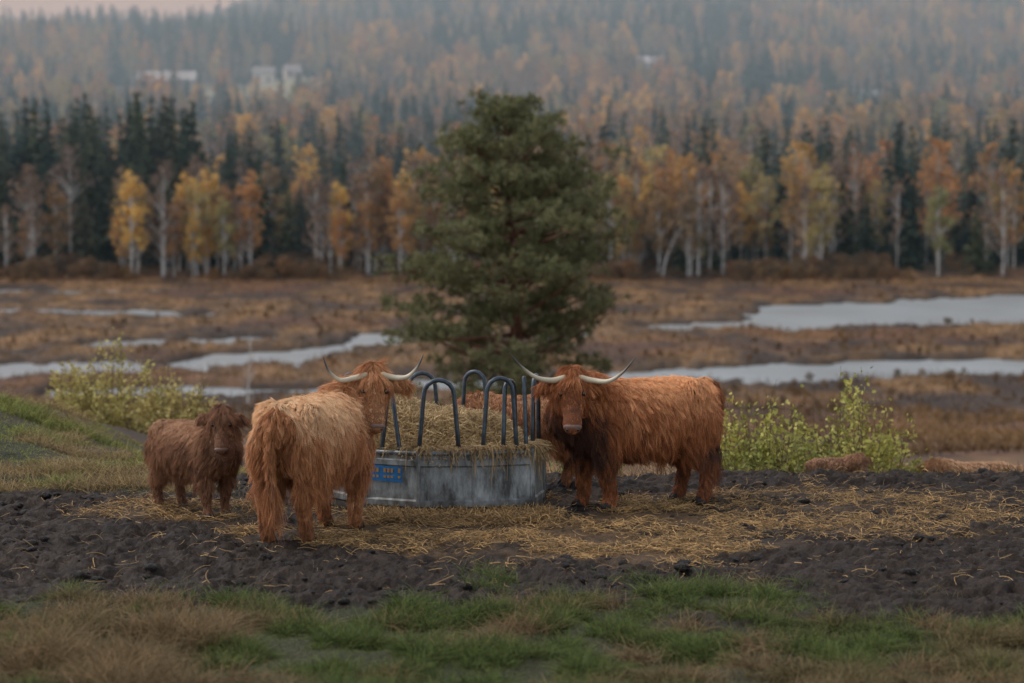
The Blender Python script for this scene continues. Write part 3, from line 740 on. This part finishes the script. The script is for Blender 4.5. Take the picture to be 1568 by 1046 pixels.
scatter('shore_spruces',conifer('spruce',51,M_con,.2),x,y,np.where(ux<-.13,rng.uniform(12,25,n),rng.uniform(6,13,n)))
n=3200;y=np.concatenate([rng.uniform(314,340,1900),rng.uniform(100,310,1300)]);x=rng.uniform(-.27,.27,n)*y
k=(water_d(x,y)>1.5)&((y>300)|(fbm(x*.05,y*.03,111,2)>.5));x=x[k];y=y[k]
scatter('marsh_shrubs',birch('shrub',61,M_shr,M_shr,520,.5,2.2),x,y,np.where(y>300,rng.uniform(.5,2.8,len(x))*sst(.3,.75,vn(x*.16,y*.05,9))+.2,rng.uniform(.25,.7,len(x))))
def bare_tree(name,x,y,h,lean,seed,matc):
    z0=float(H(np.array([x]),np.array([y]))[0]);r_=np.random.default_rng(seed);root=empty(name,(x,y,z0))
    tp=[np.array([lean*(u**1.6)*h,0,h*(u-.25*abs(lean)*u*u)]) for u in np.linspace(0,1,9)]
    parts=[tube(tp,np.linspace(.012*h,.002*h,9),up=(0,1,0),seg=7)]
    for k in range(34):
        u=r_.uniform(.25,.97);i=int(u*8);q=tp[i]*(1-(u*8-i))+tp[min(i+1,8)]*(u*8-i)
        a=r_.uniform(0,6.28);L=h*.2*(1.1-u)+.05*h
        e=q+np.array([math.cos(a)*L*.6,math.sin(a)*L*.6,L*.8]);parts.append(tube([q,(q+e)/2+np.array([0,0,-.05*L]),e],[.003*h,.002*h,.0006*h],up=(.1,1,0),seg=4,cap=False))
    v,f=join(parts);mesh_obj('trunk_and_branches',v,f,matc,root)
bare_tree('bare_tree',-12.6,115,3.6,.05,1,M_btr)
bare_tree('leaning_birch',20.5,328,13,.5,2,M_btr)

# ------------------------------------------------------------------ buildings
def house(name,x,y,L,W,Hw,Hr,wall,roof,rz=0):
    z0=float(H(np.array([x]),np.array([y]))[0])+.2
    root=empty(name,(x,y,z0),rz)
    v,f=box((0,0,Hw/2-1),(L,W,Hw+2))
    b_=len(v);v=list(v)+[np.array(q) for q in [(-L/2,-W/2,Hw),(-L/2,W/2,Hw),(-L/2,0,Hw+Hr),(L/2,-W/2,Hw),(L/2,W/2,Hw),(L/2,0,Hw+Hr)]]
    f=list(f)+[(b_,b_+2,b_+1),(b_+3,b_+4,b_+5)]
    mesh_obj('walls',v,f,new_mat(name+'_wall',base=wall,rough=.8,noise=[(.5,.1)]),root,False)
    o=.5;hh=.18
    V_=[];F_=[]
    for sy in (-1,1):
        b_=len(V_);k=Hr/(W/2)
        V_+=[(-L/2-o,sy*(W/2+o),Hw-o*k+.05),(L/2+o,sy*(W/2+o),Hw-o*k+.05),(L/2+o,0,Hw+Hr+.05),(-L/2-o,0,Hw+Hr+.05)]
        V_+=[(q[0],q[1],q[2]+hh) for q in V_[b_:b_+4]]
        F_+=[(b_,b_+1,b_+2,b_+3),(b_+4,b_+5,b_+6,b_+7),(b_,b_+1,b_+5,b_+4),(b_+1,b_+2,b_+6,b_+5),(b_+3,b_,b_+4,b_+7)]
    mesh_obj('roof',V_,F_,new_mat(name+'_roof',base=roof,rough=.6,noise=[(.4,.15)]),root,False)
    ps=[]
    nw=int(L/3)
    for i in range(nw):
        if i==nw//2: ps.append(box((-L/2+(i+.5)*L/nw,-W/2-.03,1.0),(1.0,.05,2.0)))
        else: ps.append(box((-L/2+(i+.5)*L/nw,-W/2-.03,Hw*.55),(1.1,.05,1.2)))
    v,f=join(ps);mesh_obj('windows_and_door',v,f,new_mat(name+'_glass',base=(.03,.035,.04),rough=.2),root,False)
house('long_barn',-134,945,22,9,3,3.2,(.24,.25,.25),(.36,.38,.40))
house('white_house',-97,950,8,6,3.6,2.4,(.62,.62,.61),(.22,.23,.24))
house('white_house',-87,960,6,5,3,2.2,(.5,.5,.5),(.3,.3,.32),.4)
house('farm_house',55,965,10,7,3.5,2.6,(.45,.45,.47),(.4,.42,.48))
house('farm_house',127,855,8,7,4.5,2.6,(.45,.55,.55),(.4,.45,.5),.3)

# ------------------------------------------------------------------ mist (real volume)
v,f=box((0,4150,160),(5200,7700,380))
mist=mesh_obj('valley_mist',v,f,None,None,False)
mm=bpy.data.materials.new('mist_volume');mm.use_nodes=True;nt=mm.node_tree
for nd in list(nt.nodes):
    if nd.type!='OUTPUT_MATERIAL': nt.nodes.remove(nd)
vs=nt.nodes.new('ShaderNodeVolumeScatter');vs.inputs['Density'].default_value=.0011;vs.inputs['Color'].default_value=(.52,.76,.92,1);vs.inputs['Anisotropy'].default_value=.1
nt.links.new(vs.outputs[0],nt.nodes['Material Output'].inputs['Volume']);mist.data.materials.append(mm)

# ------------------------------------------------------------------ light
w=bpy.data.worlds.new('World');scene.world=w;w.use_nodes=True
nt=w.node_tree;bg=nt.nodes['Background']
sky=nt.nodes.new('ShaderNodeTexSky');sky.sky_type='NISHITA';sky.sun_disc=False
el,az=math.radians(52),math.radians(-80)
sky.sun_elevation=el;sky.sun_rotation=az;sky.dust_density=1.2;sky.air_density=1
hs_=nt.nodes.new('ShaderNodeHueSaturation');hs_.inputs['Saturation'].default_value=.38;hs_.inputs['Value'].default_value=1.6
nt.links.new(sky.outputs[0],hs_.inputs['Color']);nt.links.new(hs_.outputs[0],bg.inputs['Color']);bg.inputs['Strength'].default_value=.15
sd=bpy.data.lights.new('sun','SUN');sd.energy=1.5;sd.angle=math.radians(18);sd.color=(1,.93,.83)
so=bpy.data.objects.new('sun',sd);COL.objects.link(so)
dv=Vector((math.sin(az)*math.cos(el),math.cos(az)*math.cos(el),math.sin(el)))
so.rotation_euler=dv.to_track_quat('Z','Y').to_euler()
cd=bpy.data.cameras.new('camera');cd.lens=85;cd.sensor_width=36;cd.clip_end=12000
cd.dof.use_dof=True;cd.dof.focus_distance=19.6;cd.dof.aperture_fstop=1.7
co_=bpy.data.objects.new('camera',cd);COL.objects.link(co_);co_.location=(0,0,2.65)
co_.rotation_euler=(math.radians(90-3.45),0,0);scene.camera=co_
scene.view_settings.view_transform='Standard';scene.view_settings.look='None';scene.view_settings.exposure=0
